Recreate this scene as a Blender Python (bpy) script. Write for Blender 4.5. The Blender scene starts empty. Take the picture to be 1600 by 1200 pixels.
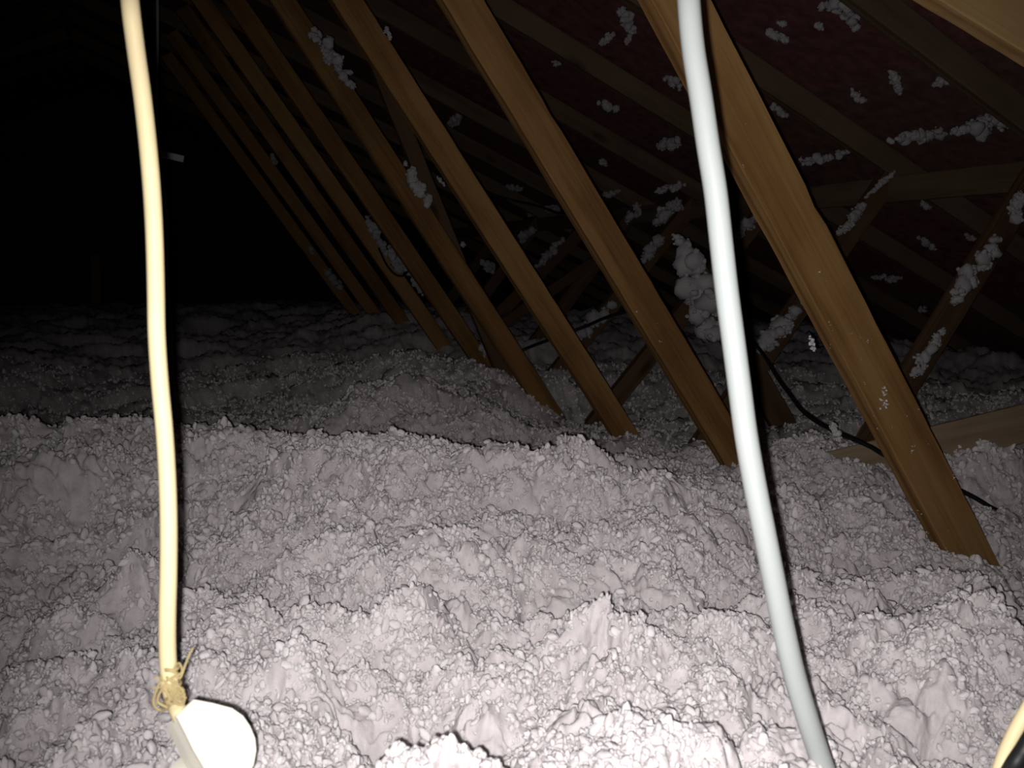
import bpy, math, random
import numpy as np
from mathutils import Vector, Matrix

SC = bpy.context.scene
COL = SC.collection
random.seed(7)

# ------------------------------------------------------------------ camera
FPX, VX, VY = 1400.0, 235.0, 412.0          # focal length in pixels; where the truss row runs to
TH = math.atan2(600 - VY, FPX)
PH = math.atan2(800 - VX, math.hypot(FPX, 600 - VY))
FW = Vector((math.sin(PH) * math.cos(TH), math.cos(PH) * math.cos(TH), -math.sin(TH)))
RT = Vector((math.cos(PH), -math.sin(PH), 0))
UP = RT.cross(FW)
cd = bpy.data.cameras.new('camera')
cam = bpy.data.objects.new('camera', cd)
COL.objects.link(cam)
SC.camera = cam
M = Matrix((RT, UP, -FW)).transposed().to_4x4()
cam.matrix_world = M
cd.sensor_fit = 'HORIZONTAL'
cd.sensor_width = 4.89
cd.lens = FPX / 1600 * 4.89
cd.clip_start = 0.01
cd.clip_end = 60
cd.dof.use_dof = True
cd.dof.focus_distance = 1.5
cd.dof.aperture_fstop = 2.2

# ------------------------------------------------------------------ world and light
w = bpy.data.worlds.new('attic_air')
SC.world = w
w.use_nodes = True
w.node_tree.nodes['Background'].inputs[0].default_value = (0.8, 0.8, 1.0, 1)
w.node_tree.nodes['Background'].inputs[1].default_value = 0.0

fl = bpy.data.lights.new('phone_flash', 'SPOT')    # the flash of the phone that takes the picture
fl.energy = 33
fl.color = (1.0, 0.955, 0.94)
fl.spot_size = math.radians(97)
fl.spot_blend = 1.0
fl.shadow_soft_size = 0.0025
flo = bpy.data.objects.new('phone_flash', fl)
COL.objects.link(flo)
AIM = (FW + RT * ((945 - 800) / FPX) + UP * ((600 - 640) / FPX)).normalized()     # the flash points a little right of the lens axis
mr = RT.cross(AIM).normalized()
mf = Matrix((AIM.cross(mr).normalized(), mr, -AIM)).transposed().to_4x4()
mf.translation = RT * -0.0075 + UP * -0.006
flo.matrix_world = mf

SC.view_settings.view_transform = 'Standard'
SC.view_settings.look = 'None'
SC.view_settings.exposure = 0.0
SC.view_settings.gamma = 1.0
SC.view_settings.use_curve_mapping = False

# ------------------------------------------------------------------ projection helpers (points of the photograph into the attic)
def ray(x, y): return FW + RT * ((x - 800) / FPX) + UP * ((600 - y) / FPX)
def onY(x, y, Y):
    d = ray(x, y); return d * (Y / d.y)
def atD(x, y, D): return ray(x, y) * D
RK = 0.45                                            # roof pitch
def raft(x): return 0.505 - RK * (x - 1.886)         # underside of the right rafters
RX = -0.45
RZ = raft(RX)
RD = 0.085                                           # rafter depth, measured upright
def onRoof(x, y, off=RD - 0.006):
    d = ray(x, y)                                    # z = 0.505+off - RK*(x-1.886)
    t = (0.505 + off + RK * 1.886) / (d.z + RK * d.x)
    return d * t

# ------------------------------------------------------------------ object helpers
def link(name, me, mat=None, parent=None, smooth=False):
    o = bpy.data.objects.new(name, me)
    COL.objects.link(o)
    if mat: me.materials.append(mat)
    if parent: o.parent = parent
    if smooth:
        me.polygons.foreach_set('use_smooth', [True] * len(me.polygons))
    return o
def tag(o, label=None, cat=None, group=None, kind=None):
    if label: o['label'] = label
    if cat: o['category'] = cat
    if group: o['group'] = group
    if kind: o['kind'] = kind
    return o
def empty(name, loc=(0, 0, 0)):
    o = bpy.data.objects.new(name, None)
    o.empty_display_size = 0.05
    o.location = loc
    COL.objects.link(o)
    return o

# ------------------------------------------------------------------ materials
def mat(name):
    m = bpy.data.materials.new(name); m.use_nodes = True
    nt = m.node_tree
    return m, nt, nt.nodes['Principled BSDF']
def N(nt, t, **kw):
    n = nt.nodes.new(t)
    for k, v in kw.items():
        if k in n.inputs.keys(): n.inputs[k].default_value = v
        else: setattr(n, k, v)
    return n
def ramp(nt, pts):
    r = nt.nodes.new('ShaderNodeValToRGB')
    e = r.color_ramp.elements
    while len(e) < len(pts): e.new(0.5)
    for q, (p, c) in zip(e, pts):
        q.position = p; q.color = (*c, 1)
    return r

def wood(name, dark, mid, light, rough=0.75, knots=True):
    m, nt, b = mat(name)
    L = nt.links.new
    tc = N(nt, 'ShaderNodeTexCoord'); oi = N(nt, 'ShaderNodeObjectInfo')
    off = N(nt, 'ShaderNodeVectorMath', operation='MULTIPLY_ADD')
    L(tc.outputs['Object'], off.inputs[0]); off.inputs[1].default_value = (1, 1, 1)
    cmb = N(nt, 'ShaderNodeCombineXYZ')
    mu = N(nt, 'ShaderNodeMath', operation='MULTIPLY'); L(oi.outputs['Random'], mu.inputs[0]); mu.inputs[1].default_value = 37.0
    L(mu.outputs[0], cmb.inputs[0]); L(mu.outputs[0], cmb.inputs[2]); L(cmb.outputs[0], off.inputs[2])
    mp = N(nt, 'ShaderNodeMapping'); mp.inputs['Scale'].default_value = (1.2, 14, 14)
    L(off.outputs[0], mp.inputs[0])
    wv = N(nt, 'ShaderNodeTexWave', wave_type='BANDS', bands_direction='Z')
    wv.inputs['Scale'].default_value = 0.9; wv.inputs['Distortion'].default_value = 5.0
    wv.inputs['Detail'].default_value = 3; wv.inputs['Detail Scale'].default_value = 1.2
    L(mp.outputs[0], wv.inputs[0])
    n1 = N(nt, 'ShaderNodeTexNoise'); n1.inputs['Scale'].default_value = 5; n1.inputs['Detail'].default_value = 5
    L(off.outputs[0], n1.inputs[0])
    mp2 = N(nt, 'ShaderNodeMapping'); mp2.inputs['Scale'].default_value = (4, 120, 120); L(off.outputs[0], mp2.inputs[0])
    n2 = N(nt, 'ShaderNodeTexNoise'); n2.inputs['Scale'].default_value = 1.5; n2.inputs['Detail'].default_value = 4
    L(mp2.outputs[0], n2.inputs[0])
    r = ramp(nt, [(0.25, dark), (0.5, mid), (0.8, light)])
    mx = N(nt, 'ShaderNodeMix', data_type='FLOAT'); mx.inputs[0].default_value = 0.45
    L(n1.outputs[0], mx.inputs[2]); L(wv.outputs[1], mx.inputs[3])
    mx2 = N(nt, 'ShaderNodeMix', data_type='FLOAT'); mx2.inputs[0].default_value = 0.35
    L(mx.outputs[0], mx2.inputs[2]); L(n2.outputs[0], mx2.inputs[3])
    L(mx2.outputs[0], r.inputs[0])
    col = r.outputs[0]
    if knots:
        mp3 = N(nt, 'ShaderNodeMapping'); mp3.inputs['Scale'].default_value = (2.6, 7, 7); L(off.outputs[0], mp3.inputs[0])
        vo = N(nt, 'ShaderNodeTexVoronoi'); vo.inputs['Scale'].default_value = 1.0; L(mp3.outputs[0], vo.inputs[0])
        kr = ramp(nt, [(0.05, (0.3, 0.3, 0.3)), (0.16, (1, 1, 1))]); L(vo.outputs[0], kr.inputs[0])
        ml = N(nt, 'ShaderNodeMix', data_type='RGBA', blend_type='MULTIPLY'); ml.inputs[0].default_value = 0.8
        L(col, ml.inputs[6]); L(kr.outputs[0], ml.inputs[7]); col = ml.outputs[2]
    L(col, b.inputs['Base Color'])
    b.inputs['Roughness'].default_value = rough
    b.inputs['Specular IOR Level'].default_value = 0.25
    bp = N(nt, 'ShaderNodeBump'); bp.inputs['Strength'].default_value = 0.25; bp.inputs['Distance'].default_value = 0.002
    L(n2.outputs[0], bp.inputs['Height']); L(bp.outputs[0], b.inputs['Normal'])
    return m

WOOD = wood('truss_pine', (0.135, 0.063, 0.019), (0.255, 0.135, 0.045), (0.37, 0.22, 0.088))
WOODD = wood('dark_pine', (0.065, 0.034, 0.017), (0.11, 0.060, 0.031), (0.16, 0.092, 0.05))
WOODG = wood('grey_pine', (0.085, 0.056, 0.032), (0.14, 0.095, 0.058), (0.19, 0.135, 0.088))
WOODP = wood('pale_plank', (0.19, 0.13, 0.08), (0.27, 0.19, 0.12), (0.36, 0.27, 0.18), knots=False)
WOODB = wood('honey_pine', (0.36, 0.205, 0.075), (0.52, 0.32, 0.13), (0.64, 0.42, 0.19))

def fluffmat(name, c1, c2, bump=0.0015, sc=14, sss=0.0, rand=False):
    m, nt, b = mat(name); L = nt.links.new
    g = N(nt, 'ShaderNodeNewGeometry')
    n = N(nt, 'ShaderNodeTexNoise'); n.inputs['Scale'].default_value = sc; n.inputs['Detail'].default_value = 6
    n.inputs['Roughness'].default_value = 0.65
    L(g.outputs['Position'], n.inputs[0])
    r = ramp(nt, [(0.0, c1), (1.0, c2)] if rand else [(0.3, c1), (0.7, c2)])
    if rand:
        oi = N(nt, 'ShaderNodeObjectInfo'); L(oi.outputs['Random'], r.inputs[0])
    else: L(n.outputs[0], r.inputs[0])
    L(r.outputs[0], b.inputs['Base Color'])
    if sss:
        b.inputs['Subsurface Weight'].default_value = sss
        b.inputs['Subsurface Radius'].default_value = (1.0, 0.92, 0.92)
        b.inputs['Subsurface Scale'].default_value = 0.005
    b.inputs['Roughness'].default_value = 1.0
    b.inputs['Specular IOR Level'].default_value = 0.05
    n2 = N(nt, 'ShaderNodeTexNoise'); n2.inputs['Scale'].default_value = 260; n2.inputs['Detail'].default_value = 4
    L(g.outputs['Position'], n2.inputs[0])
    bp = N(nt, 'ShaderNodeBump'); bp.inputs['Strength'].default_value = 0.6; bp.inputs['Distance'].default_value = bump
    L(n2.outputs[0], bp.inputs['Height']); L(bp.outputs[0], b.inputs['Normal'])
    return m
FLUFF = fluffmat('loose_fill_fibre', (0.62, 0.572, 0.58), (0.82, 0.775, 0.782), sc=46, sss=0.6)
FLUFFC = fluffmat('loose_fill_crumb', (0.66, 0.61, 0.617), (0.93, 0.885, 0.89), sss=0.6, rand=True)
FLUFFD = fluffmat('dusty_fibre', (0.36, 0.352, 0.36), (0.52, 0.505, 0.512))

def plain(name, c, rough=0.5, spec=0.5, noise=0.0):
    m, nt, b = mat(name); L = nt.links.new
    b.inputs['Roughness'].default_value = rough
    b.inputs['Specular IOR Level'].default_value = spec
    tc = N(nt, 'ShaderNodeTexCoord')
    n = N(nt, 'ShaderNodeTexNoise'); n.inputs['Scale'].default_value = 25; n.inputs['Detail'].default_value = 3
    L(tc.outputs['Object'], n.inputs[0])
    lo = tuple(max(0, v * (1 - noise)) for v in c); hi = tuple(min(1, v * (1 + noise)) for v in c)
    r = ramp(nt, [(0.3, lo), (0.7, hi)]); L(n.outputs[0], r.inputs[0]); L(r.outputs[0], b.inputs['Base Color'])
    return m
CREAM = plain('cream_rubber', (0.76, 0.64, 0.38), 0.55, 0.3, 0.06)
PIPEM = plain('grey_white_plastic', (0.40, 0.435, 0.425), 0.36, 0.6, 0.02)
PLUGM = plain('ivory_plastic', (0.86, 0.83, 0.72), 0.5, 0.4, 0.01)
TWINE = plain('twine', (0.42, 0.34, 0.17), 0.95, 0.05, 0.25)
BLACK = plain('black_rubber', (0.012, 0.012, 0.013), 0.5, 0.3, 0.1)
GREYW = plain('grey_cable', (0.35, 0.35, 0.37), 0.5, 0.4, 0.02)
FELT = plain('roofing_felt', (0.19, 0.085, 0.08), 0.9, 0.1, 0.3)
FELT2 = plain('roofing_felt_worn', (0.17, 0.095, 0.08), 0.9, 0.1, 0.3)
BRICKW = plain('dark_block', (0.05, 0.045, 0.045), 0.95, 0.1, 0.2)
BOARD = plain('plasterboard', (0.4, 0.38, 0.35), 0.9, 0.1, 0.05)
STRIP = plain('pale_strip', (0.5, 0.5, 0.53), 0.7, 0.2, 0.05)

# ------------------------------------------------------------------ setting: roof covering, gable, ceiling boards
YB, YE = -1.2, 9.9
ZF = -0.92
XR = 1.886 + (0.505 - ZF) / RK                      # right eave
XL = 2 * RX - XR
def boxmesh(name, pts8):
    me = bpy.data.meshes.new(name)
    me.from_pydata([tuple(p) for p in pts8], [], [(0, 3, 2, 1), (4, 5, 6, 7), (0, 1, 5, 4), (1, 2, 6, 5), (2, 3, 7, 6), (3, 0, 4, 7)])
    return me
def slab(name, p00, p10, p11, p01, th, m, parent=None):
    n = (Vector(p10) - Vector(p00)).cross(Vector(p01) - Vector(p00)).normalized() * th
    q = [Vector(p) for p in (p00, p10, p11, p01)]
    return link(name, boxmesh(name, q + [p + n for p in q]), m, parent)

fl_o = slab('floor', (XL, YB, ZF - 0.012), (XR, YB, ZF - 0.012), (XR, YE, ZF - 0.012), (XL, YE, ZF - 0.012), 0.012, BOARD)
fl_o['kind'] = 'structure'
def roofz(x, off): return (raft(x) if x >= RX else raft(2 * RX - x)) + off
for side in (1, -1):
    def X(x): return x if side == 1 else 2 * RX - x
    a, b_ = X(RX), X(XR)
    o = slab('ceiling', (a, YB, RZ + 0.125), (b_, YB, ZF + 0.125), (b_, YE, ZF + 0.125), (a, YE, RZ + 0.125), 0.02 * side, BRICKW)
    o['kind'] = 'structure'
    # felt laid in strips along the roof, each lapping the one below
    n = 7; span = (XR - RX) / n
    for i in range(n):
        x0 = RX + i * span; x1 = x0 + span + 0.09
        x1 = min(x1, XR)
        sag = 0.085 + 0.012
        o2 = slab('felt_strip', (X(x0), YB, roofz(x0, sag + 0.008)), (X(x1), YB, roofz(x1, sag - 0.006)),
                  (X(x1), YE, roofz(x1, sag - 0.006)), (X(x0), YE, roofz(x0, sag + 0.008)), 0.0015 * side, FELT2 if i % 2 else FELT, o)
def gable(name, y):
    me = bpy.data.meshes.new(name)
    v = [(XL, y, ZF), (XR, y, ZF), (RX, y, RZ + 0.1), (XL, y + 0.1, ZF), (XR, y + 0.1, ZF), (RX, y + 0.1, RZ + 0.1)]
    me.from_pydata(v, [], [(0, 1, 2), (5, 4, 3), (0, 3, 4, 1), (1, 4, 5, 2), (2, 5, 3, 0)])
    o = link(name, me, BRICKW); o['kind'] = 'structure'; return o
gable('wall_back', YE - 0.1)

# ------------------------------------------------------------------ timber
def timber(name, p0, p1, wdir, width, tdir, thick, m, parent=None, rough=0.0015, seed=0, notches=()):
    """box from p0 to p1 (an arris line); width along wdir, thickness along tdir; local X runs along it, arrises worn"""
    p0 = Vector(p0); p1 = Vector(p1)
    ax = (p1 - p0); Ln = ax.length; ax.normalize()
    wd = Vector(wdir); wd = (wd - ax * wd.dot(ax)).normalized()
    td = Vector(tdir); td = (td - ax * td.dot(ax) - wd * td.dot(wd)).normalized()
    rnd = random.Random(seed + 11)
    n = max(6, int(Ln / 0.04))
    ch = 0.0022
    vs = []; fs = []
    prof = [(ch, 0), (width - ch, 0), (width, ch), (width, thick - ch), (width - ch, thick), (ch, thick), (0, thick - ch), (0, ch)]
    ph = rnd.random() * 6
    for i in range(n + 1):
        t = i / n * Ln
        nz = 0
        for (tn, ln, dp) in notches:
            if abs(t - tn) < ln: nz = max(nz, dp)
        bow = 0.0012 * math.sin(t * 1.7 + ph)
        for k, (a, b) in enumerate(prof):
            a2 = a + (rnd.uniform(-rough, rough) * 0.5) + bow
            if k in (0, 5, 6, 7): a2 += nz
            vs.append(Vector((t, a2, b + rnd.uniform(-rough, rough) * 0.3)))
    for i in range(n):
        for k in range(8):
            k2 = (k + 1) % 8
            fs.append((i * 8 + k, i * 8 + k2, (i + 1) * 8 + k2, (i + 1) * 8 + k))
    fs.append(tuple(range(7, -1, -1))); fs.append(tuple(n * 8 + k for k in range(8)))
    me = bpy.data.meshes.new(name)
    me.from_pydata([tuple(v) for v in vs], [], fs)
    o = link(name, me, m)
    mm = Matrix((ax, wd, td)).transposed().to_4x4()
    if mm.determinant() < 0: me.flip_normals()
    mm.translation = p0
    if parent:
        o.parent = parent
        mm = Matrix.Translation(-parent.location) @ mm
    o.matrix_local = mm
    return o

# right webs: upper arris of each as two points of the photograph in its truss plane, and its width
WA = {1: ((1111, 0), (1570, 895), 0.090), 2: ((757, 0), (1112, 600), 0.078), 3: ((612, 67), (990, 665), 0.072),
      4: ((572, 167), (870, 630), 0.074), 5: ((475, 132), (775, 575), 0.072), 6: ((540, 300), (697, 525), 0.072),
      7: ((500, 300), (637, 497), 0.072)}
WB = {2: ((1420, 578), (1574, 330)), 3: ((1165, 580), (1384, 270)), 4: ((965, 602), (1148, 372)), 5: ((912, 515), (1010, 395)),
      6: ((868, 480), (925, 405)), 7: ((834, 425), (881, 378))}
LAB = {1: 'nearest roof truss, its wide scuffed brown web crossed by the grey pipe',
       2: 'second roof truss, its web running down just left of the grey pipe',
       3: 'third roof truss, its orange-brown web ending bare in the fluff left of the pipe',
       4: 'fourth roof truss, white fluff lying on the upper edge of its web',
       5: 'fifth roof truss, narrow web rising steeply between the fourth and sixth',
       6: 'sixth roof truss, a black wire loop hanging behind its dim web',
       7: 'seventh roof truss, dim narrow web, last one showing a lit lower end'}
TY = {n: 1.2 + 0.6 * (n - 1) for n in range(1, 13)}
ORD = {9: 'ninth', 10: 'tenth', 11: 'eleventh', 12: 'twelfth', 13: 'thirteenth', 14: 'fourteenth'}
trusses = {}
def lineXZ(n, T):
    Y = TY[n]
    a, b = onY(*T[n][0], Y), onY(*T[n][1], Y)
    return a, b
for n, Y in TY.items():
    t = empty('roof_truss', (1.3, Y, ZF))
    trusses[n] = t
    if n in LAB: tag(t, LAB[n], 'roof truss', 'row of roof trusses')
    elif n == 8: tag(t, 'eighth roof truss, just a faint brown edge left of the lit ones', 'roof truss', 'row of roof trusses')
    else: tag(t, ORD[n] + ' roof truss from the camera, far off and almost lost in the dark', 'roof truss', 'row of roof trusses')
    tk = 0.035
    # web falling from the ridge
    if n in WA:
        a, b = lineXZ(n, WA); wdt = WA[n][2]
    else:
        k = Y / TY[7]
        a = Vector((0.807 + 0.02 * math.sin(n), Y, 0.37)); b = Vector((1.258 + 0.02 * math.sin(n), Y, -0.271)); wdt = 0.072
    s = (b.z - a.z) / (b.x - a.x)
    xtop = (raft(0) - (a.z - s * a.x)) / (s + RK)
    top = Vector((xtop, Y, a.z + s * (xtop - a.x)))
    xb = a.x + (ZF + 0.06 - a.z) / s
    bot = Vector((xb, Y, ZF + 0.06))
    wv = Vector((s, 0, -1)).normalized()         # towards lower left of the arris
    if wv.z > 0: wv = -wv
    # notch positions (chips out of the upper arris)
    nt_ = []
    if n == 1: nt_ = [((onY(1278, 322, Y) - top).length + 0.0, 0.021, 0.004)]
    if n == 2: nt_ = [((onY(858, 176, Y) - top).length + 0.02, 0.021, 0.003)]
    if n <= 9: timber('web', top, bot, wv, wdt, (0, 1, 0), tk, WOOD, t, seed=n, notches=nt_)
    # web rising to the rafter
    if n in WB:
        c, d = lineXZ(n, WB)
    else:
        c = Vector((1.85, Y, -0.3)); d = Vector((2.31, Y, 0.28))
    s2 = (d.z - c.z) / (d.x - c.x)
    xt = (raft(0) - (c.z - s2 * c.x)) / (s2 + RK) 
    tp = Vector((xt, Y + 0.004, c.z + s2 * (xt - c.x)))
    bt = Vector((c.x + (ZF + 0.06 - c.z) / s2, Y + 0.004, ZF + 0.06))
    wv2 = Vector((s2, 0, -1)).normalized()
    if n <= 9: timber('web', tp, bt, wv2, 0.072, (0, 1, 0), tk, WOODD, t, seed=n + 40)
    # rafters, left webs, ceiling tie
    nrm = Vector((RK, 0, 1)).normalized()
    timber('rafter', (RX, Y, RZ), (XR, Y, raft(XR)), nrm, 0.078, (0, 1, 0), tk, WOODG, t, seed=n + 80)
    nl = Vector((-RK, 0, 1)).normalized()
    timber('rafter', (RX, Y, RZ), (XL, Y, raft(XR)), nl, 0.078, (0, 1, 0), tk, WOODG, t, seed=n + 120)
    if 1 < n <= 9:
        mx = lambda p: Vector((2 * RX - p.x, p.y, p.z))
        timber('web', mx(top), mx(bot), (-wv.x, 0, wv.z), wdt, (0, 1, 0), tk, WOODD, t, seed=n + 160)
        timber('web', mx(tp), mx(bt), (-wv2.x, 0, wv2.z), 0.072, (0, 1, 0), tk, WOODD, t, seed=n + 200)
    timber('ceiling_tie', (XL + 0.1, Y, ZF + 0.001), (XR - 0.1, Y, ZF + 0.001), (0, 0, 1), 0.08, (0, 1, 0), tk, WOOD, t, seed=n + 240)

# loose timbers
p, q = onY(1470, 0, 1.05), onY(1600, 80, 1.05)
dv = (q - p)
o = timber('roof_brace', p - dv * 6.0, p + dv * 7.0, (0.3, 0, 1), 0.095, (0, 1, 0), 0.035, WOODB, seed=301)
tag(o, 'honey-coloured brace board crossing the top right corner under the rafters', 'brace')

p, q = onY(1235, 285, 2.4), onY(1400, 262, 2.4)
bx, bz = 2.335, raft(2.335) - 0.012
o = timber('binder', (bx, 0.9, bz), (bx, YE - 0.15, bz), (0, 0, -1), 0.085, (1, 0, 0), 0.022, WOODG, seed=302)
tag(o, 'long dark binder board under the right rafters, fluff lying along it', 'binder')

a = onY(645, 200, 3.35); b = onY(790, 560, 3.35)
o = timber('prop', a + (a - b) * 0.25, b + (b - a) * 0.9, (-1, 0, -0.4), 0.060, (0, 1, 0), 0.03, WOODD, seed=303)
tag(o, 'steep dark brown prop between the third and fourth trusses', 'prop')

a = onY(1052, 325, 2.45); b = onY(1248, 665, 2.45)
o = timber('cross_brace', a + (b - a) * 0.2, b + (b - a) * 0.4, (-1, 0, -0.5), 0.085, (0, 1, 0), 0.03, WOODD, seed=304)
tag(o, 'brace board carrying the thick pile of fluff behind the grey pipe', 'brace')

a = onY(1312, 700, 1.62); b = onY(1600, 630, 1.50)
dv = (b - a)
o = timber('plank', a - dv * 0.40, a + dv * 1.6, (0.0, -0.45, -1), 0.088, (0, 1, -0.45), 0.035, WOODP, seed=305)
tag(o, 'pale plank lying on the fluff behind the nearest truss', 'plank')

a = onY(875, 436, 3.9); b = onY(925, 402, 3.9)
o = timber('cross_brace', a - (b - a) * 2.0, b + (b - a) * 0.8, (0, 0, -1), 0.05, (0, 1, 0), 0.022, WOODD, seed=306)
tag(o, 'thin dark board rising gently behind the second and third trusses', 'brace')

o = timber('post', onY(142, 398, 9.2), onY(142, 500, 9.2) - Vector((0, 0, 0.3)), (1, 0, 0), 0.075, (0, 1, 0), 0.05, WOODP, seed=307)
tag(o, 'upright post far off at left, faint in the dark', 'post')
a = onY(250, 234, 3.6); b = onY(288, 243, 3.6)
o = timber('strip', a, b, (0, 0, -1), 0.024, (0.2, 1, 0), 0.012, STRIP, rough=0.0006, seed=308)
tag(o, 'short pale strip showing beside the thin grey wire at upper left', 'strip')

# ------------------------------------------------------------------ insulation bed
def hsh(ix, iy, s):
    h = (ix.astype(np.int64) * 374761393 + iy.astype(np.int64) * 668265263 + s * 2147483647 + 1274126177) & 0xFFFFFFFF
    h = ((h ^ (h >> 13)) * 1274126177) & 0xFFFFFFFF
    h = (h ^ (h >> 16)) & 0xFFFFFFFF
    return h.astype(np.float64) / 4294967296.0
def vnoise(x, y, s):
    ix, iy = np.floor(x), np.floor(y); fx, fy = x - ix, y - iy
    u, v = fx * fx * fx * (fx * (fx * 6 - 15) + 10), fy * fy * fy * (fy * (fy * 6 - 15) + 10)
    ix = ix.astype(np.int64); iy = iy.astype(np.int64)
    a, b = hsh(ix, iy, s), hsh(ix + 1, iy, s); c, d = hsh(ix, iy + 1, s), hsh(ix + 1, iy + 1, s)
    return (a * (1 - u) + b * u) * (1 - v) + (c * (1 - u) + d * u) * v - 0.5
def fbm(x, y, s, o=3):
    r = 0; a = 1
    for i in range(o):
        r = r + a * vnoise(x * 2 ** i, y * 2 ** i, s + i); a *= 0.5
    return r
def domes(x, y, s):
    """rounded clumps of random size: highest dome over each point"""
    ix = np.floor(x).astype(np.int64); iy = np.floor(y).astype(np.int64)
    best = np.zeros_like(x)
    for dx in (-1, 0, 1):
        for dy in (-1, 0, 1):
            cx = ix + dx; cy = iy + dy
            px = cx + hsh(cx, cy, s); py = cy + hsh(cx, cy, s + 1)
            r = 0.45 + 0.55 * hsh(cx, cy, s + 2)
            d2 = ((x - px) ** 2 + (y - py) ** 2) / (r * r)
            best = np.maximum(best, np.sqrt(np.clip(1 - d2, 0, 1)) * r)
    return best

anc = []
def A(x, y, Y): p = onY(x, y, Y); anc.append((p.x, p.y, p.z))
def AZ(x, y, z):
    d = ray(x, y); p = d * (z / d.z); anc.append((p.x, p.y, p.z))
AZ(-150, 1200, -0.47); AZ(0, 1200, -0.42); AZ(200, 1200, -0.385); AZ(400, 1200, -0.355); AZ(800, 1200, -0.35); AZ(1200, 1200, -0.37); AZ(1600, 1200, -0.43)
AZ(0, 950, -0.485); AZ(200, 930, -0.45); AZ(500, 900, -0.385); AZ(900, 900, -0.385); AZ(500, 1000, -0.375); AZ(900, 1000, -0.375); AZ(1250, 950, -0.41); AZ(1600, 1000, -0.50)
for q in [(-150, 706, 2.05), (0, 690, 2.05), (150, 676, 2.05), (240, 700, 2.0), (330, 682, 1.95), (450, 712, 1.62), (600, 728, 1.42), (700, 724, 1.38), (870, 722, 1.38),
          (950, 740, 1.35), (1040, 762, 1.33), (1150, 772, 1.32), (1300, 830, 1.25), (1480, 862, 1.2), (1575, 895, 1.2)]: A(*q)
for x, y, z in [(-0.9, 2.6, -.54), (-0.5, 2.6, -.54), (-0.15, 2.55, -.53), (0.15, 2.4, -.52), (0.4, 2.1, -.50), (0.7, 1.95, -.49), (1.0, 2.0, -.50), (0.35, 3.3, -.52), (0.7, 3.3, -.53), (0.0, 3.4, -.52)]: anc.append((x, y, z))
for q in [(1140, 735, 1.8), (980, 688, 2.4), (858, 640, 3.0), (762, 585, 3.6), (690, 545, 4.2), (622, 502, 4.8),
          (625, 650, 2.62), (550, 660, 2.5), (715, 662, 2.5), (470, 690, 2.5), (800, 695, 2.3), (620, 560, 3.3), (500, 520, 5.0), (300, 530, 5.5), (100, 560, 4.3), (0, 560, 4.2), (150, 489, 8.0), (400, 478, 7.5), (0, 488, 8.5),
          (1285, 704, 1.60), (1335, 732, 1.54), (1400, 762, 1.50), (1495, 772, 1.41), (1590, 775, 1.38), (1620, 740, 1.45), (1560, 820, 1.34), (1400, 815, 1.33), (1250, 668, 2.4)]: A(*q)
for q in [(2.6, 1.3, -.55), (3.2, 2.0, -.5), (2.8, 3.2, -.48), (3.4, 5, -.42), (2.0, 4.5, -.40), (2.2, 7, -.36), (-4, 6, -.45), (-3, 2, -.45), (-2, 0, -.42), (0, -1, -.42), (2, -0.8, -.5),
          (-5, 11, -.45), (0, 11.5, -.45), (4, 11, -.45), (1.3, 0.2, -.46), (-.8, .3, -.40), (4.6, 0, -.6), (4.6, 8, -.55), (0.6, 9, -.42)]: anc.append(q)
anc = np.array(anc)
def basis(x, y):
    return np.sqrt((x[:, None] - anc[None, :, 0]) ** 2 + (y[:, None] - anc[None, :, 1]) ** 2 + 0.02)
def base(x, y):
    out = np.empty_like(x)
    for i in range(0, len(x), 100000):
        xs, ys = x[i:i + 100000], y[i:i + 100000]
        out[i:i + 100000] = basis(xs, ys) @ cf[:nA] + cf[nA] + cf[nA + 1] * xs + cf[nA + 2] * ys
    return out
def pads(x, y, s):
    """soft rounded pads, like domes but without steep rims"""
    ix = np.floor(x).astype(np.int64); iy = np.floor(y).astype(np.int64)
    acc = np.zeros_like(x)
    for dx in (-1, 0, 1):
        for dy in (-1, 0, 1):
            cx = ix + dx; cy = iy + dy
            px = cx + hsh(cx, cy, s); py = cy + hsh(cx, cy, s + 1)
            r = 0.55 + 0.45 * hsh(cx, cy, s + 2)
            d2 = ((x - px) ** 2 + (y - py) ** 2) / (r * r)
            acc = np.maximum(acc, np.clip(1 - d2, 0, 1) ** 0.8 * r)
    return acc
def relief(x, y):
    """height of the lumps"""
    r = np.hypot(x, y)
    wx = x + 0.030 * fbm(x * 11, y * 11, 3, 2) + 0.010 * fbm(x * 45, y * 45, 5, 2)
    wy = y + 0.030 * fbm(x * 11 + 31, y * 11, 7, 2) + 0.010 * fbm(x * 45, y * 45 + 17, 9, 2)
    h = (0.05 + 0.045 * np.clip(r - 0.7, 0, 1)) * fbm(x * 3.3, y * 4.6, 21, 2)
    near = np.clip((2.4 - r) / 1.2, 0.35, 1)
    h += near * (0.082 * pads(wx * 6.0, wy * 7.5, 31) + 0.046 * pads(wx * 14 + 5, wy * 15, 36)) + (1 - near) * 0.06
    h += 0.024 * pads(wx * 32, wy * 32, 41)
    h += 0.0125 * domes(wx * 60 + 3, wy * 60, 51)
    h += 0.0070 * domes(wx * 125, wy * 125 + 7, 61)
    h += 0.0050 * fbm(wx * 170, wy * 170, 81, 2)
    h -= 0.100 - 0.012 * np.clip(r - 2.2, 0, 1)
    return h
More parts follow.
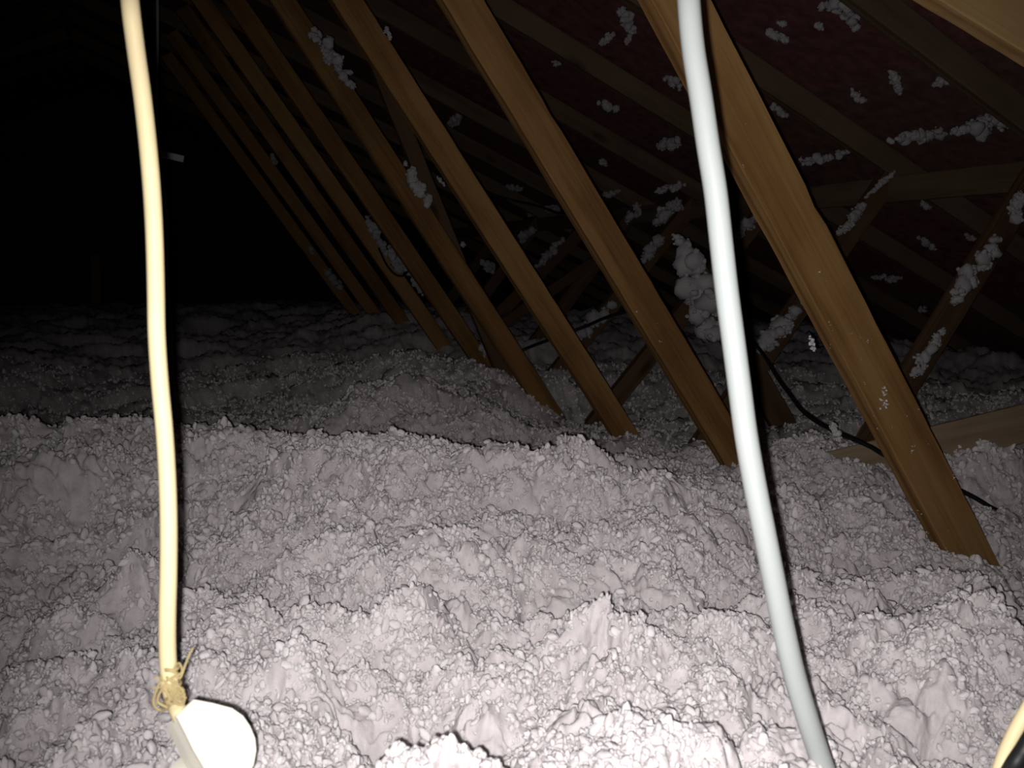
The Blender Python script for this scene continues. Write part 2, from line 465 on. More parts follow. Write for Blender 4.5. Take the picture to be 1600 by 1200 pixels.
# single heaps the photograph shows: (px, py, plan distance Y or None for z = -0.39, height, half widths)
HEAPS = []
for hx, hy, hY, hh, hs, ht in [(628, 655, 2.62, 0.115, 0.20, 0.15), (150, 672, 2.0, 0.055, 0.085, 0.08), (335, 672, 1.9, 0.055, 0.05, 0.06), (30, 690, 2.0, 0.03, 0.09, 0.08),
                               (620, 722, 1.40, 0.025, 0.05, 0.05), (722, 720, 1.38, 0.028, 0.045, 0.05), (885, 712, 1.38, 0.030, 0.05, 0.05), (930, 735, 1.33, 0.024, 0.03, 0.04),
                               (238, 868, None, 0.045, 0.045, 0.05), (70, 800, None, 0.03, 0.07, 0.06), (745, 812, None, 0.032, 0.06, 0.045), (400, 960, None, 0.032, 0.05, 0.04), (340, 700, 1.75, 0.02, 0.1, 0.06),
                               (925, 1040, None, 0.030, 0.028, 0.028), (985, 1060, None, 0.024, 0.035, 0.025), (575, 1085, None, 0.030, 0.03, 0.026), (740, 1085, None, 0.030, 0.036, 0.026), (475, 1110, None, 0.028, 0.02, 0.02), (520, 1130, None, 0.026, 0.025, 0.02),
                               (890, 985, None, 0.024, 0.025, 0.025), (1330, 850, None, 0.028, 0.05, 0.05), (1370, 830, None, 0.02, 0.03, 0.04), (1480, 960, None, 0.03, 0.05, 0.05), (620, 1000, None, 0.026, 0.05, 0.03),
                               (150, 850, None, -0.035, 0.06, 0.035), (60, 880, None, -0.025, 0.05, 0.03), (840, 1010, None, -0.02, 0.03, 0.02), (500, 1060, None, -0.02, 0.04, 0.02)]:
    dd = ray(hx, hy)
    pp_ = dd * ((hY / dd.y) if hY else (-0.39 / dd.z))
    HEAPS.append((pp_.x, pp_.y, hh, hs, ht))
def heaps(x, y):
    g = np.zeros_like(x)
    wob = 1 + 0.5 * fbm(x * 17, y * 17, 171, 2)
    for (cx, cy, hh, hs, ht) in HEAPS:
        g += hh * np.exp(-(((x - cx) / hs) ** 2 + ((y - cy) / ht) ** 2) * wob)
    return g
def surf(x, y):
    """displaced point of the loose fill above plan position x, y"""
    ox = 0.012 * fbm(x * 26, y * 26, 91, 2)
    oy = 0.012 * fbm(x * 26, y * 26, 93, 2)
    return x + ox, y + oy, base(x, y) + relief(x, y) + heaps(x, y)

# the bed passes through the anchor heights with its lumps on
gq = np.linspace(-0.05, 0.05, 7); qx, qy = np.meshgrid(gq, gq)
anc[:, 2] -= np.array([relief(a[0] + qx.ravel(), a[1] + qy.ravel()).mean() for a in anc])
Kb = basis(anc[:, 0], anc[:, 1])
nA = len(anc)
P_ = np.c_[np.ones(nA), anc[:, :2]]
S_ = np.block([[Kb - 0.02 * np.eye(nA), P_], [P_.T, np.zeros((3, 3))]])
cf = np.linalg.solve(S_, np.r_[anc[:, 2], 0, 0, 0])
a_in = np.linspace(math.radians(-13), math.radians(57), 820)
a_l = np.linspace(math.radians(-100), math.radians(-13), 70)[:-1]
a_r = np.linspace(math.radians(57), math.radians(110), 150)[1:]
ang = np.r_[a_l, a_in, a_r]
rad = np.r_[np.linspace(0.06, 0.5, 25)[:-1], np.exp(np.linspace(math.log(0.5), math.log(2.6), 640))[:-1], np.exp(np.linspace(math.log(2.6), math.log(12), 170))]
RR, AA = np.meshgrid(rad, ang, indexing='ij')
gx = (RR * np.sin(AA)).ravel(); gy = (RR * np.cos(AA)).ravel()
def meshgrid_obj(name, vx, vy, vz, nr, na, keep=None):
    idx = np.arange(nr * na).reshape(nr, na)
    q = np.stack([idx[:-1, :-1], idx[:-1, 1:], idx[1:, 1:], idx[1:, :-1]], -1).reshape(-1, 4)
    if keep is not None:
        q = q[keep[q].all(1)]
    used = np.zeros(nr * na, bool); used[q.ravel()] = True
    rm = np.cumsum(used) - 1
    q = rm[q].astype(np.int32)[:, ::-1]
    co = np.stack([vx, vy, vz], -1)[used].astype(np.float32)
    me = bpy.data.meshes.new(name)
    me.vertices.add(len(co)); me.vertices.foreach_set('co', co.ravel())
    me.loops.add(q.size); me.loops.foreach_set('vertex_index', q.ravel())
    me.polygons.add(len(q)); me.polygons.foreach_set('loop_start', np.arange(0, q.size, 4, dtype=np.int32))
    me.polygons.foreach_set('use_smooth', np.ones(len(q), bool))
    me.update(calc_edges=True)
    return me
sx, sy, sz = surf(gx, gy)
def roofarr(x): return np.where(x >= RX, 0.505 - RK * (x - 1.886), 0.505 - RK * ((2 * RX - x) - 1.886))
keep = (sz < roofarr(sx) + 0.06) & (sy < YE - 0.13) & (sy > YB)
me = meshgrid_obj('insulation', sx, sy, sz, len(rad), len(ang), keep)
ins = link('insulation', me, FLUFF)
tag(ins, 'thick lumpy bed of white loose-fill insulation covering the attic floor', 'insulation', kind='stuff')

# loose flakes and curls standing on the bed
def flakes(name, xs, ys, zs, size, parent, m, rs):
    n = len(xs)
    ico = np.array([(0, 0, 1), (0.9, 0, 0.1), (0.28, 0.85, 0), (-0.75, 0.5, 0.1), (-0.7, -0.55, 0), (0.3, -0.85, 0.1), (0, 0, -0.8)])
    tri = np.array([(0, 1, 2), (0, 2, 3), (0, 3, 4), (0, 4, 5), (0, 5, 1), (6, 2, 1), (6, 3, 2), (6, 4, 3), (6, 5, 4), (6, 1, 5)])
    V = np.repeat(ico[None], n, 0) * (1 + 0.5 * rs.uniform(-1, 1, (n, 7, 1)))
    V *= np.stack([rs.uniform(.7, 2.3, n), rs.uniform(.6, 1.1, n), rs.uniform(.25, .7, n)], -1)[:, None, :]
    u = rs.normal(size=(n, 4)); u /= np.linalg.norm(u, axis=1, keepdims=True)
    w_, x_, y_, z_ = u.T
    Rm = np.stack([1 - 2 * (y_ * y_ + z_ * z_), 2 * (x_ * y_ - z_ * w_), 2 * (x_ * z_ + y_ * w_), 2 * (x_ * y_ + z_ * w_), 1 - 2 * (x_ * x_ + z_ * z_), 2 * (y_ * z_ - x_ * w_),
                   2 * (x_ * z_ - y_ * w_), 2 * (y_ * z_ + x_ * w_), 1 - 2 * (x_ * x_ + y_ * y_)], -1).reshape(n, 3, 3)
    V = np.einsum('nij,nkj->nki', Rm, V) * size[:, None, None] + np.stack([xs, ys, zs], -1)[:, None, :]
    F_ = (tri[None] + (np.arange(n) * 7)[:, None, None]).reshape(-1, 3).astype(np.int32)
    me = bpy.data.meshes.new(name)
    V = V.reshape(-1, 3).astype(np.float32)
    me.vertices.add(len(V)); me.vertices.foreach_set('co', V.ravel())
    me.loops.add(F_.size); me.loops.foreach_set('vertex_index', F_.ravel())
    me.polygons.add(len(F_)); me.polygons.foreach_set('loop_start', np.arange(0, F_.size, 3, dtype=np.int32))
    me.polygons.foreach_set('use_smooth', np.ones(len(F_), bool))
    me.update(calc_edges=True)
    return link(name, me, m, parent)
rs = np.random.RandomState(5)
nf = 310000
ra = np.exp(rs.uniform(math.log(0.5), math.log(4.2), nf)); aa = rs.uniform(math.radians(-16), math.radians(68), nf)
fx, fy, fz = surf(ra * np.sin(aa), ra * np.cos(aa))
patch = fbm(fx * 14, fy * 14, 131, 3) + 0.35 * rs.uniform(-1, 1, nf)      # crumbs gather in patches
ok = (fz < roofarr(fx) + 0.03) & (patch > -0.07)
fx, fy, fz, ra = fx[ok], fy[ok], fz[ok], ra[ok]
nf = len(fx)
sz_ = np.minimum(np.exp(rs.normal(math.log(0.0023), 0.42, nf)), 0.0062) * np.clip(ra / 1.1, 0.85, 1.5)
me = bpy.data.meshes.new('loose_crumbs')
me.vertices.add(nf); me.vertices.foreach_set('co', np.stack([fx, fy, fz + sz_ * 0.25], -1).astype(np.float32).ravel())
at = me.attributes.new('crumb_scale', 'FLOAT_VECTOR', 'POINT')
at.data.foreach_set('vector', (sz_[:, None] * np.stack([rs.uniform(.8, 1.9, nf), rs.uniform(.7, 1.2, nf), rs.uniform(.45, .95, nf)], -1)).astype(np.float32).ravel())
at = me.attributes.new('crumb_turn', 'FLOAT_VECTOR', 'POINT')
at.data.foreach_set('vector', rs.uniform(-3.14, 3.14, (nf, 3)).astype(np.float32).ravel())
o = link('loose_crumbs', me, FLUFF, ins)
tag(o, kind='stuff')
ng = bpy.data.node_groups.new('crumbs', 'GeometryNodeTree')
ng.interface.new_socket('Geometry', in_out='INPUT', socket_type='NodeSocketGeometry')
ng.interface.new_socket('Geometry', in_out='OUTPUT', socket_type='NodeSocketGeometry')
gi = ng.nodes.new('NodeGroupInput'); go = ng.nodes.new('NodeGroupOutput')
ic = ng.nodes.new('GeometryNodeMeshIcoSphere'); ic.inputs['Radius'].default_value = 1; ic.inputs['Subdivisions'].default_value = 2
nz = ng.nodes.new('ShaderNodeTexNoise'); nz.inputs['Scale'].default_value = 1.6; nz.inputs['Detail'].default_value = 2
sb = ng.nodes.new('ShaderNodeVectorMath'); sb.operation = 'SUBTRACT'; sb.inputs[1].default_value = (.5, .5, .5)
sc_ = ng.nodes.new('ShaderNodeVectorMath'); sc_.operation = 'SCALE'; sc_.inputs['Scale'].default_value = 1.15
sp_ = ng.nodes.new('GeometryNodeSetPosition'); sh = ng.nodes.new('GeometryNodeSetShadeSmooth')
ip = ng.nodes.new('GeometryNodeInstanceOnPoints'); sm = ng.nodes.new('GeometryNodeSetMaterial'); sm.inputs['Material'].default_value = FLUFFC
a1 = ng.nodes.new('GeometryNodeInputNamedAttribute'); a1.data_type = 'FLOAT_VECTOR'; a1.inputs['Name'].default_value = 'crumb_scale'
a2 = ng.nodes.new('GeometryNodeInputNamedAttribute'); a2.data_type = 'FLOAT_VECTOR'; a2.inputs['Name'].default_value = 'crumb_turn'
er = ng.nodes.new('FunctionNodeEulerToRotation')
K = ng.links.new
K(nz.outputs['Color'], sb.inputs[0]); K(sb.outputs[0], sc_.inputs[0]); K(sc_.outputs[0], sp_.inputs['Offset'])
K(ic.outputs['Mesh'], sp_.inputs['Geometry']); K(sp_.outputs[0], sh.inputs['Geometry']); K(sh.outputs[0], sm.inputs['Geometry'])
K(gi.outputs[0], ip.inputs['Points']); K(sm.outputs[0], ip.inputs['Instance'])
K(a1.outputs[0], ip.inputs['Scale']); K(a2.outputs[0], er.inputs[0]); K(er.outputs[0], ip.inputs['Rotation'])
K(ip.outputs[0], go.inputs[0])
md = o.modifiers.new('crumbs', 'NODES'); md.node_group = ng

# ------------------------------------------------------------------ clumps of fluff on timber and felt
def clump(a, b, rad_, label, m=FLUFFD, lumps=None, seed=0, flat=0.7, cat='insulation clump', group=None, ndir=(0, -0.5, 1)):
    """ragged clump strung from a to b: many overlapping puffs in one skin"""
    a, b = Vector(a), Vector(b)
    rnd = np.random.RandomState(seed * 7 + 3)
    Ln = (b - a).length
    n = lumps or int(min(30, max(7, Ln / (rad_ * 0.30))))
    ax = (b - a).normalized() if Ln > 1e-4 else Vector((1, 0, 0))
    nd = Vector(ndir).normalized()
    V = []; F_ = []
    base_v, base_f = ICO
    nv = len(base_v)
    n2 = n * 11
    cores = []
    for i in range(n + n2):
        if i < n:
            t = (i + rnd.uniform(0, 1)) / n
            env = 0.5 + 0.5 * math.sin(math.pi * t) * rnd.uniform(0.6, 1.0)
            r = rad_ * env * rnd.uniform(0.42, 0.66)
            c = a.lerp(b, t) + Vector(rnd.normal(size=3) * 0.22 * rad_ * env)
            cores.append((c, r))
        else:
            c0, r0 = cores[rnd.randint(n)]
            dr = Vector(rnd.normal(size=3)).normalized()
            r = r0 * rnd.uniform(0.14, 0.36)
            c = c0 + dr * r0 * rnd.uniform(0.72, 1.02)
        s = np.array([rnd.uniform(.7, 1.3), rnd.uniform(.6, 1.1), rnd.uniform(.6, 1.2)])
        P = base_v * (1 + rnd.uniform(-0.22, 0.22, (nv, 1))) * s * r + np.array(c)
        F_.append(base_f + len(V) * nv); V.append(P)
    V = np.concatenate(V); F_ = np.concatenate(F_)
    ctr = (a + b) / 2
    me = bpy.data.meshes.new('insulation_clump')
    me.from_pydata([tuple(p) for p in (V - np.array(ctr))], [], [tuple(int(k) for k in f) for f in F_])
    o = link('insulation_clump', me, m, smooth=True)
    o.location = ctr
    tag(o, label, cat, group)
    return o
import bmesh
bm = bmesh.new(); bmesh.ops.create_icosphere(bm, subdivisions=2, radius=1)
bm.verts.ensure_lookup_table(); ICO = (np.array([v.co[:] for v in bm.verts]), np.array([[v.index for v in f.verts] for f in bm.faces])); bm.free()
def px2m(px, Y): return px / FPX * Y / 1.0

# fluff on the webs: (start px, end px, half width px, plane Y, label)
CL = [((1428, 588), (1470, 515), 15, 1.79, 'white fluff low on the right-hand dark web, beside the nearest truss'),
      ((1490, 472), (1556, 378), 21, 1.79, 'longest white fluff strip on the right-hand dark web'),
      ((1583, 345), (1600, 296), 20, 1.79, 'white fluff on the right-hand web, cut by the right edge of the photo'),
      ((1312, 368), (1350, 318), 13, 2.39, 'white fluff on the web right of the nearest truss, under the binder'),
      ((1352, 308), (1398, 268), 6, 2.39, 'thin fluff line leading up to the binder board'),
      ((1180, 550), (1250, 475), 20, 2.39, 'white fluff between the grey pipe and the nearest truss'),
      ((1152, 372), (1182, 340), 12, 2.98, 'small white fluff right of the pipe, high between pipe and nearest truss'),
      ((1078, 390), (1118, 530), 36, 2.40, 'largest pile of white fluff, left of the grey pipe on the cross brace'),
      ((1060, 372), (1090, 425), 20, 2.42, 'broken fluff just above the largest pile'),
      ((1030, 345), (1062, 322), 21, 3.4, 'rounded fluff above the largest pile, below the binder'),
      ((1003, 408), (1034, 372), 16, 3.58, 'fluff streak left of the broken fluff above the largest pile'),
      ((905, 525), (955, 480), 19, 3.56, 'bright fluff between the second and third webs, above the black cable'),
      ((836, 418), (882, 372), 9, 4.78, 'slim slanting fluff streak between the second and third webs'),
      ((812, 378), (832, 358), 11, 5.3, 'pale fluff just above the slim slanting streak'),
      ((978, 348), (1002, 322), 12, 4.1, 'faint fluff just right of the second web'),
      ((487, 46), (552, 135), 15, 2.98, 'long white fluff on the fourth web, near the top of the photo'),
      ((637, 258), (670, 322), 13, 2.98, 'white fluff lower on the fourth web, beside the dark prop'),
      ((572, 336), (600, 390), 9, 4.18, 'upper fluff strip beside the black wire loop'),
      ((600, 385), (638, 425), 14, 4.18, 'thickest fluff inside the black wire loop'),
      ((642, 432), (660, 460), 6, 4.18, 'small fluff trail below the black wire loop'),
      ((603, 42), (610, 62), 6, 2.39, 'small fluff on the edge of the third web, at the top of the photo'),
      ((757, 535), (757, 556), 8, 3.58, 'single white tuft on the foot of the fifth web'),
      ((424, 240), (430, 256), 6, 5.38, 'tiny faint tuft left of the far webs'),
      ((512, 425), (532, 448), 12, 5.98, 'faint fluff at the foot of the far webs'),
      ((483, 385), (490, 398), 5, 5.98, 'tiny fluff above the faint fluff of the far webs'),
      ((1392, 220), (1500, 205), 13, 2.18, 'left part of the long fluff row on the binder, top right'),
      ((1490, 207), (1600, 183), 18, 1.95, 'right part of the long fluff row on the binder, at the right edge'),
      ((1250, 253), (1300, 246), 10, 2.6, 'short fluff row on the binder right of the nearest web'),
      ((1306, 246), (1328, 234), 8, 2.5, 'fluff tip where the short row meets the rafter'),
      ((1025, 298), (1070, 288), 9, 3.3, 'fluff on the binder between the second web and the pipe'),
      ((935, 305), (968, 300), 6, 4.2, 'two small specks of fluff on the binder by the second web'),
      ((755, 410), (770, 425), 12, 5.0, 'dim fluff behind the third web'),
      ((722, 380), (724, 384), 5, 3.3, 'speck of fluff on the edge of the dark prop'),
      ((684, 276), (694, 290), 4, 2.98, 'specks of fluff where prop and third web cross')]
for i, (a, b, wpx, Y, lab) in enumerate(CL):
    pa, pb = onY(*a, Y), onY(*b, Y)
    D = (pa.dot(FW) + pb.dot(FW)) / 2
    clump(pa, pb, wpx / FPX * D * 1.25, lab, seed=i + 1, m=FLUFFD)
# fluff stuck to the felt
RF = [((968, 15), (990, 50), 15, 'fluff on the felt at the top, left of the nearest web'),
      ((985, 55), (978, 70), 6, 'drip of fluff hanging below the top felt fluff'),
      ((938, 70), (960, 52), 7, 'small ragged fluff left of the top felt fluff'),
      ((1040, 120), (1062, 138), 11, 'fluff on the felt touching the left edge of the nearest web'),
      ((938, 160), (965, 172), 13, 'ring-shaped fluff on the felt between second and nearest web'),
      ((864, 97), (874, 100), 6, 'little round fluff on the felt right of the second web'),
      ((1030, 228), (1062, 218), 14, 'fluff on the felt above the binder, left of the pipe'),
      ((938, 250), (946, 258), 8, 'small fluff on the felt below the ring-shaped one'),
      ((705, 195), (716, 180), 12, 'greenish grey fluff between the third and second webs'),
      ((1196, 52), (1232, 66), 13, 'fluff just right of the nearest web near the top'),
      ((1216, 34), (1226, 40), 8, 'small fluff above the one right of the nearest web'),
      ((1280, 12), (1345, 8), 15, 'broad fluff at the top edge, right of the pipe'),
      ((1322, 15), (1340, 44), 16, 'lower lobe of the broad fluff at the top edge'),
      ((1275, 38), (1285, 44), 9, 'faint fluff under the broad top fluff'),
      ((1327, 143), (1352, 158), 10, 'leftmost of the three fluffs in mid felt'),
      ((1394, 112), (1406, 146), 11, 'middle of the three fluffs in mid felt, pointed'),
      ((1458, 132), (1492, 120), 11, 'rightmost of the three fluffs in mid felt'),
      ((1204, 165), (1230, 182), 9, 'fluff by the nearest web above the short binder row'),
      ((1440, 312), (1452, 326), 9, 'faint fluff right of the web top under the binder'),
      ((1436, 372), (1458, 388), 9, 'faint fluff in the dark between the two right webs, upper'),
      ((1508, 365), (1524, 375), 8, 'faint fluff in the dark beside the longest strip'),
      ((1364, 432), (1408, 436), 8, 'faint fluff pair in the dark right of the nearest truss'),
      ((1438, 480), (1448, 486), 7, 'faintest fluff low in the dark between the right webs'),
      ((825, 333), (872, 324), 13, 'dim fluff around the thin black cable left of the second web'),
      ((790, 290), (815, 296), 7, 'dim fluff high between the third and second webs'),
      ((870, 345), (850, 360), 10, 'dim fluff below the thin black cable'),]
for i, (a, b, wpx, lab) in enumerate(RF):
    pa, pb = onRoof(*a, RD - (0.05 if 'behind the third web' in lab else 0.006)), onRoof(*b, RD - (0.05 if 'behind the third web' in lab else 0.006))
    D = (pa.dot(FW) + pb.dot(FW)) / 2
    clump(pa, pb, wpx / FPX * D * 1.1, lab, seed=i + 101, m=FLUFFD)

# specks on the near webs
sp = []
for (x, y, r_, n) in [(1384, 612, 5, 7), (1381, 632, 6, 9), (1330, 522, 2, 2), (1344, 526, 2, 2), (1355, 533, 2, 3), (1297, 541, 2, 2), (1437, 640, 2.5, 2), (1419, 652, 2, 2), (1427, 700, 3, 5), (1492, 746, 3, 3),
                      (1424, 708, 2, 2), (1450, 692, 1.5, 1), (1394, 668, 2, 2), (1366, 652, 2, 2), (1372, 670, 2, 3), (1282, 423, 2.5, 2), (1293, 440, 2, 1), (1350, 600, 2, 3), (1436, 799, 3.5, 2), (1449, 833, 2.5, 2),
                      (1478, 858, 3, 3), (1330, 645, 1.5, 2), (1296, 505, 2, 3), (1300, 515, 1.5, 2), (1345, 560, 1.5, 2), (1482, 830, 1.5, 1), (1118, 76, 1.5, 1), (1193, 183, 1.5, 1), (1166, 195, 1.5, 1), (1160, 260, 2, 4)]:
    for k in range(n):
        sp.append((*onY(x + random.uniform(-1, 1) * r_, y + random.uniform(-1, 1) * r_ * 1.5, 1.198), random.uniform(.8, 1.3) * r_ * 0.00042))
for (x, y, r_) in [(995, 487, 3), (1027, 505, 1.5), (1031, 533, 2), (1045, 520, 1.5), (1034, 534, 1.5)]:
    sp.append((*onY(x, y, 1.798), r_ * 0.0007))
sp = np.array(sp)
o = flakes('insulation_specks', sp[:, 0], sp[:, 1], sp[:, 2], sp[:, 3] * 1.4, None, FLUFF, rs)
tag(o, 'scattered white specks of fluff stuck to the faces of the two nearest webs', 'insulation specks', kind='stuff')
# torn flake hanging at the near web
pa, pb = onY(1266, 526, 1.19), onY(1273, 548, 1.19)
clump(pa, pb, 0.0065, 'bright torn flake on the left edge of the nearest web', m=FLUFF, seed=77, lumps=12)
pa, pb = onY(1300, 662, 1.55), onY(1312, 690, 1.55)
clump(pa, pb, 0.016, 'small fluff tuft caught on the black cable by the plank', m=FLUFF, seed=78)

# ------------------------------------------------------------------ cables
def cable(name, pts, r, m, parent=None, sides=14, res=6, rfun=None):
    """round cable through the points (Catmull-Rom), as a mesh tube with closed ends"""
    P0 = [Vector(p) for p in pts]
    ds = sorted((q - p).length for p, q in zip(P0, P0[1:]))
    lim = max(ds[len(ds) // 2] * 2.2, 0.03)
    P = [P0[0]]
    for p, q in zip(P0, P0[1:]):                     # long spans get points of their own, so the curve cannot loop
        k_ = max(1, int(math.ceil((q - p).length / lim)))
        P += [p.lerp(q, (i_ + 1) / k_) for i_ in range(k_)]
    P = [P[0] * 2 - P[1]] + P + [P[-1] * 2 - P[-2]]
    path = []
    for i in range(1, len(P) - 2):
        for k in range(res):
            t = k / res
            a, b, c, d = P[i - 1], P[i], P[i + 1], P[i + 2]
            path.append(0.5 * ((2 * b) + (c - a) * t + (2 * a - 5 * b + 4 * c - d) * t * t + (3 * b - a - 3 * c + d) * t ** 3))
    path.append(P[-2])
    vs = []; fs = []
    prev = None
    for i, p in enumerate(path):
        tg = (path[min(i + 1, len(path) - 1)] - path[max(i - 1, 0)]).normalized()
        if prev is None:
            u = tg.cross(Vector((0.3, 1, 0.1))).normalized()
        else:
            u = (prev - tg * prev.dot(tg)).normalized()
        prev = u; v = tg.cross(u)
        rr = r * (rfun(i / (len(path) - 1)) if rfun else 1)
        for k in range(sides):
            an = 2 * math.pi * k / sides
            vs.append(tuple(p + (u * math.cos(an) + v * math.sin(an)) * rr))
    for i in range(len(path) - 1):
        for k in range(sides):
            k2 = (k + 1) % sides
            fs.append((i * sides + k, i * sides + k2, (i + 1) * sides + k2, (i + 1) * sides + k))
    fs.append(tuple(range(sides - 1, -1, -1))); fs.append(tuple((len(path) - 1) * sides + k for k in range(sides)))
    me = bpy.data.meshes.new(name)
    me.from_pydata(vs, [], fs)
    return link(name, me, m, parent, smooth=True)

# grey-white pipe in front
PD = 0.58
pp = [(1076, 0), (1083, 75), (1095, 150), (1106, 225), (1118, 300), (1126.5, 375), (1135, 450), (1145, 525), (1155, 600), (1165, 675), (1178, 750), (1193, 825), (1208, 900), (1223, 975), (1240, 1050), (1262, 1125), (1287, 1200)]
pts = [atD(x, y, PD - 0.02 * math.cos((y - 420) / 420) + (0.012 * max(0, (y - 850) / 350))) for x, y in pp]
up_ = [atD(1072, -90, PD)]
tpv = up_[0]
extra = [Vector((tpv.x - 0.06, tpv.y + 0.05, 1.25)), Vector((tpv.x - 0.04, tpv.y + 0.03, 0.85)), Vector((tpv.x - 0.012, tpv.y + 0.01, 0.5))]
low = [atD(1322, 1300, PD + 0.015), atD(1365, 1420, PD + 0.03), atD(1420, 1560, PD + 0.06)]
lz = low[-1]
o = cable('pipe', extra + up_ + pts + low, 0.0073, PIPEM, sides=24)
tag(o, 'smooth grey-white plastic pipe hanging in front, just left of the nearest truss', 'pipe')

# cream cord with plug and twine
CD = 0.50
cp = [(203, 0), (212, 75), (222.5, 150), (231, 225), (237.5, 300), (241.5, 375), (243.5, 450), (245, 525), (250, 600), (257, 675), (261.5, 750), (263.5, 825), (263, 900), (261.5, 960), (261.5, 1010), (263.5, 1050), (267, 1078), (275, 1103), (283, 1122)]
pts = [atD(x, y, CD - 0.025 * max(0, 1 - y / 400) + (0.0 if y < 1090 else 0.006)) for x, y in cp]
tpv = atD(197, -90, CD)
cordroot = empty('power_cord', atD(300, 1150, CD))
tag(cordroot, 'cream cord hanging at left with a white plug tied on by twine', 'power cord')
def rel(o):
    o.location = -cordroot.location; return o
rel(cable('cord', [Vector((tpv.x - 0.02, tpv.y + 0.02, 1.28)), Vector((tpv.x - 0.01, tpv.y + 0.01, 0.8)), tpv] + pts, 0.0047, CREAM, cordroot, sides=20))
# plug: ivory body with rounded back, straight shoulders, a skirt and a round boss underneath
face = [(273, 1119), (302, 1092), (333, 1098), (363, 1106), (380, 1118), (391, 1134), (399, 1153), (401, 1172), (397, 1195), (386, 1218), (368, 1238), (350, 1248), (338, 1243), (316, 1200), (300, 1173), (287, 1146)]
def ringpts(sc, off, D):
    cx, cy = 338, 1170
    return [atD(cx + (x - cx) * sc + off[0], cy + (y - cy) * sc + off[1], D) for x, y in face]
rings = [ringpts(0.93, (0, 0), CD - 0.0015), ringpts(0.985, (0, 0), CD - 0.0006), ringpts(1.0, (0, 0), CD + 0.001), ringpts(1.0, (-6, 10), CD + 0.005), ringpts(0.99, (-12, 21), CD + 0.010), ringpts(0.9, (-13, 23), CD + 0.011)]
vs = [tuple(v - cordroot.location) for r_ in rings for v in r_]
k = len(face); fs = []
for i in range(len(rings) - 1):
    for j in range(k):
        fs.append((i * k + j, i * k + (j + 1) % k, (i + 1) * k + (j + 1) % k, (i + 1) * k + j))
fs.append(tuple(range(k - 1, -1, -1))); fs.append(tuple((len(rings) - 1) * k + j for j in range(k)))
me = bpy.data.meshes.new('plug'); me.from_pydata(vs, [], fs)
bmq = bmesh.new(); bmq.from_mesh(me); bmesh.ops.recalc_face_normals(bmq, faces=bmq.faces); bmq.to_mesh(me); bmq.free()
plug = link('plug', me, PLUGM, cordroot)
c0, c1 = atD(312, 1222, CD + 0.016), atD(288, 1262, CD + 0.045)
rel(cable('plug_boss', [c0, c0.lerp(c1, .35), c0.lerp(c1, .8), c1], 0.0185, PLUGM, cordroot, sides=32, rfun=lambda t: 1.0 if t < 0.75 else max(0.55, 1 - (t - 0.75) * 1.8)))
# twine: wraps, a bow loop left and right, a loose end
def cur(px, D, r, m=TWINE, name='twine'):
    return rel(cable(name, [atD(x, y, D + dd) for x, y, dd in px], r, m, cordroot, sides=8, res=5))
wr = []
for i in range(60):
    t = i / 59; an = t * 2 * math.pi * 6
    wr.append((266 + 14 * math.cos(an) + t * 5, 1040 + 58 * t + 5 * math.sin(an * 1.3), -0.0052 * math.sin(an) * 1.2))
cur(wr, CD + 0.001, 0.0008)
cur([(270, 1088, -.006), (255, 1062, -.004), (243, 1082, -.002), (240, 1100, 0), (252, 1110, .002), (266, 1100, -.004), (256, 1075, -.006), (246, 1095, -.004), (262, 1106, -.003)], CD, 0.0008)
cur([(262, 1080, -.006), (278, 1072, -.005), (288, 1086, -.004), (285, 1100, -.003), (272, 1096, -.006), (280, 1080, -.006)], CD, 0.0008)
cur([(270, 1060, -.006), (284, 1050, -.003), (280, 1036, 0), (272, 1046, -.005), (281, 1060, -.005), (289, 1040, -.004), (296, 1022, -.004), (302, 1012, -.002)], CD, 0.0006)
tr = random.Random(4)
for q in range(7):                                    # frayed turns of the knot
    cur([(262 + tr.uniform(-16, 14) + 4 * k_, 1068 + tr.uniform(-14, 16) + 6 * k_, -.0045 - 0.002 * tr.random()) for k_ in range(5)], CD, 0.0006)
for q in range(5):
    cur([(268 + tr.uniform(-6, 6), 1062, -.004), (262 + tr.uniform(-24, 14), 1070 + tr.uniform(-18, 20), -.004), (258 + tr.uniform(-26, 20), 1090 + tr.uniform(-26, 22), -.003)], CD, 0.00035)

# thin grey wire further back
tw = [(246, 0), (246, 75), (244, 150), (247, 215), (251, 260), (256, 300), (261, 345), (261.5, 380), (259.5, 425), (262, 460), (265.5, 500), (268, 550), (270, 600), (272, 660)]
t0 = atD(246, -60, 3.0)
o = cable('wire', [Vector((t0.x, t0.y, RZ - 0.55)), Vector((t0.x, t0.y, t0.z + 0.15)), t0] + [atD(x, y, 3.0) for x, y in tw], 0.0050, GREYW, sides=10)
tag(o, 'thin grey wire hanging far behind the cream cord', 'wire')

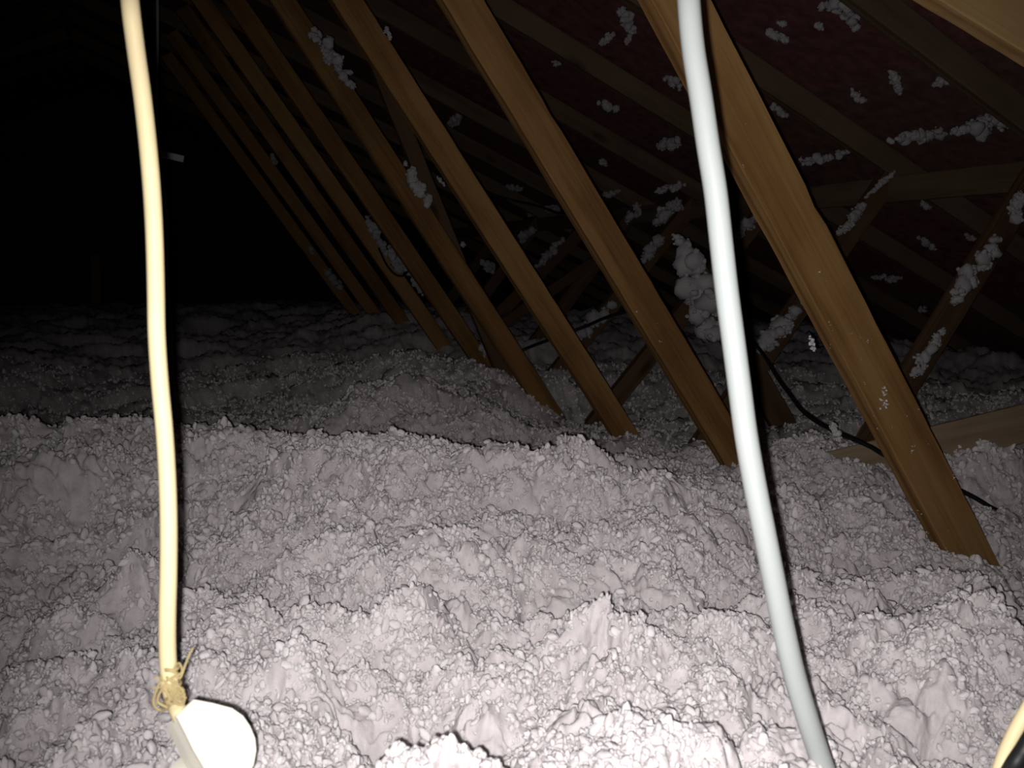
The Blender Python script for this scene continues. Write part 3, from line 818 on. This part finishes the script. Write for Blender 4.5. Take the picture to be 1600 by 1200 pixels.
# black cable by the plank
bc = [(1160, 520, 2.30), (1172, 532, 2.25), (1186, 545, 2.2), (1200, 565, 2.1), (1216, 592, 2.0), (1233, 615, 1.9), (1252, 640, 1.82), (1275, 658, 1.72), (1300, 672, 1.62), (1330, 685, 1.55), (1360, 698, 1.5), (1380, 710, 1.46), (1420, 728, 1.42), (1470, 752, 1.40), (1520, 776, 1.38), (1545, 791, 1.37), (1566, 803, 1.36), (1590, 826, 1.36)]
o = cable('black_cable', [onY(x, y, Y) for x, y, Y in bc], 0.0052, BLACK, sides=12)
tag(o, 'thick black cable dropping from the fluff pile across the pale plank', 'cable')
o = cable('black_cable', [onY(x, y, Y) for x, y, Y in [(800, 556, 3.1), (824, 544, 3.1), (850, 534, 3.0), (880, 523, 2.95), (915, 510, 2.9), (945, 497, 2.8), (975, 488, 2.7), (1010, 480, 2.6)]], 0.0058, BLACK, sides=10)
tag(o, 'black cable running level low behind the second and third webs', 'cable')
o = cable('black_cable', [onY(x, y, Y) for x, y, Y in [(560, 300, 4.6), (570, 335, 4.5), (582, 365, 4.4), (595, 395, 4.15), (605, 415, 4.1), (618, 429, 4.0), (632, 430, 3.95), (642, 415, 3.8), (652, 393, 3.7), (660, 375, 3.75)]], 0.0045, BLACK, sides=10)
tag(o, 'black wire looping down between the far webs', 'wire')
o = cable('black_cable', [onY(x, y, Y) for x, y, Y in [(620, 205, 3.9), (660, 228, 3.9), (700, 260, 3.8), (760, 300, 3.8), (800, 313, 3.8), (840, 322, 3.7), (880, 336, 3.6), (930, 345, 3.6)]], 0.0050, BLACK, sides=10)
tag(o, 'thin black cable slung high behind the second and third webs', 'cable')

# the two cables in the bottom right corner
o = cable('flex', [atD(x, y, D) for x, y, D in [(2300, 300, .62), (2050, 520, .58), (1850, 740, .53), (1680, 990, .5), (1640, 1050, .5), (1612, 1098, .5), (1598, 1122, .5), (1583, 1150, .5), (1570, 1180, .5), (1560, 1210, .5), (1545, 1260, .51), (1520, 1330, .52), (1490, 1480, .54), (1480, 1650, .56)]], 0.0040, CREAM, sides=16)
tag(o, 'cream flex cutting across the bottom right corner', 'cable')
o = cable('flex', [atD(x, y, D) for x, y, D in [(2310, 350, .61), (2060, 575, .57), (1860, 795, .52), (1690, 1045, .49), (1650, 1100, .49), (1620, 1140, .49), (1600, 1172, .49), (1583, 1198, .49), (1565, 1230, .5), (1545, 1270, .51), (1520, 1350, .52), (1500, 1490, .53), (1505, 1650, .55)]], 0.0047, BLACK, sides=16)
tag(o, 'black flex beside the cream one in the bottom right corner', 'cable')
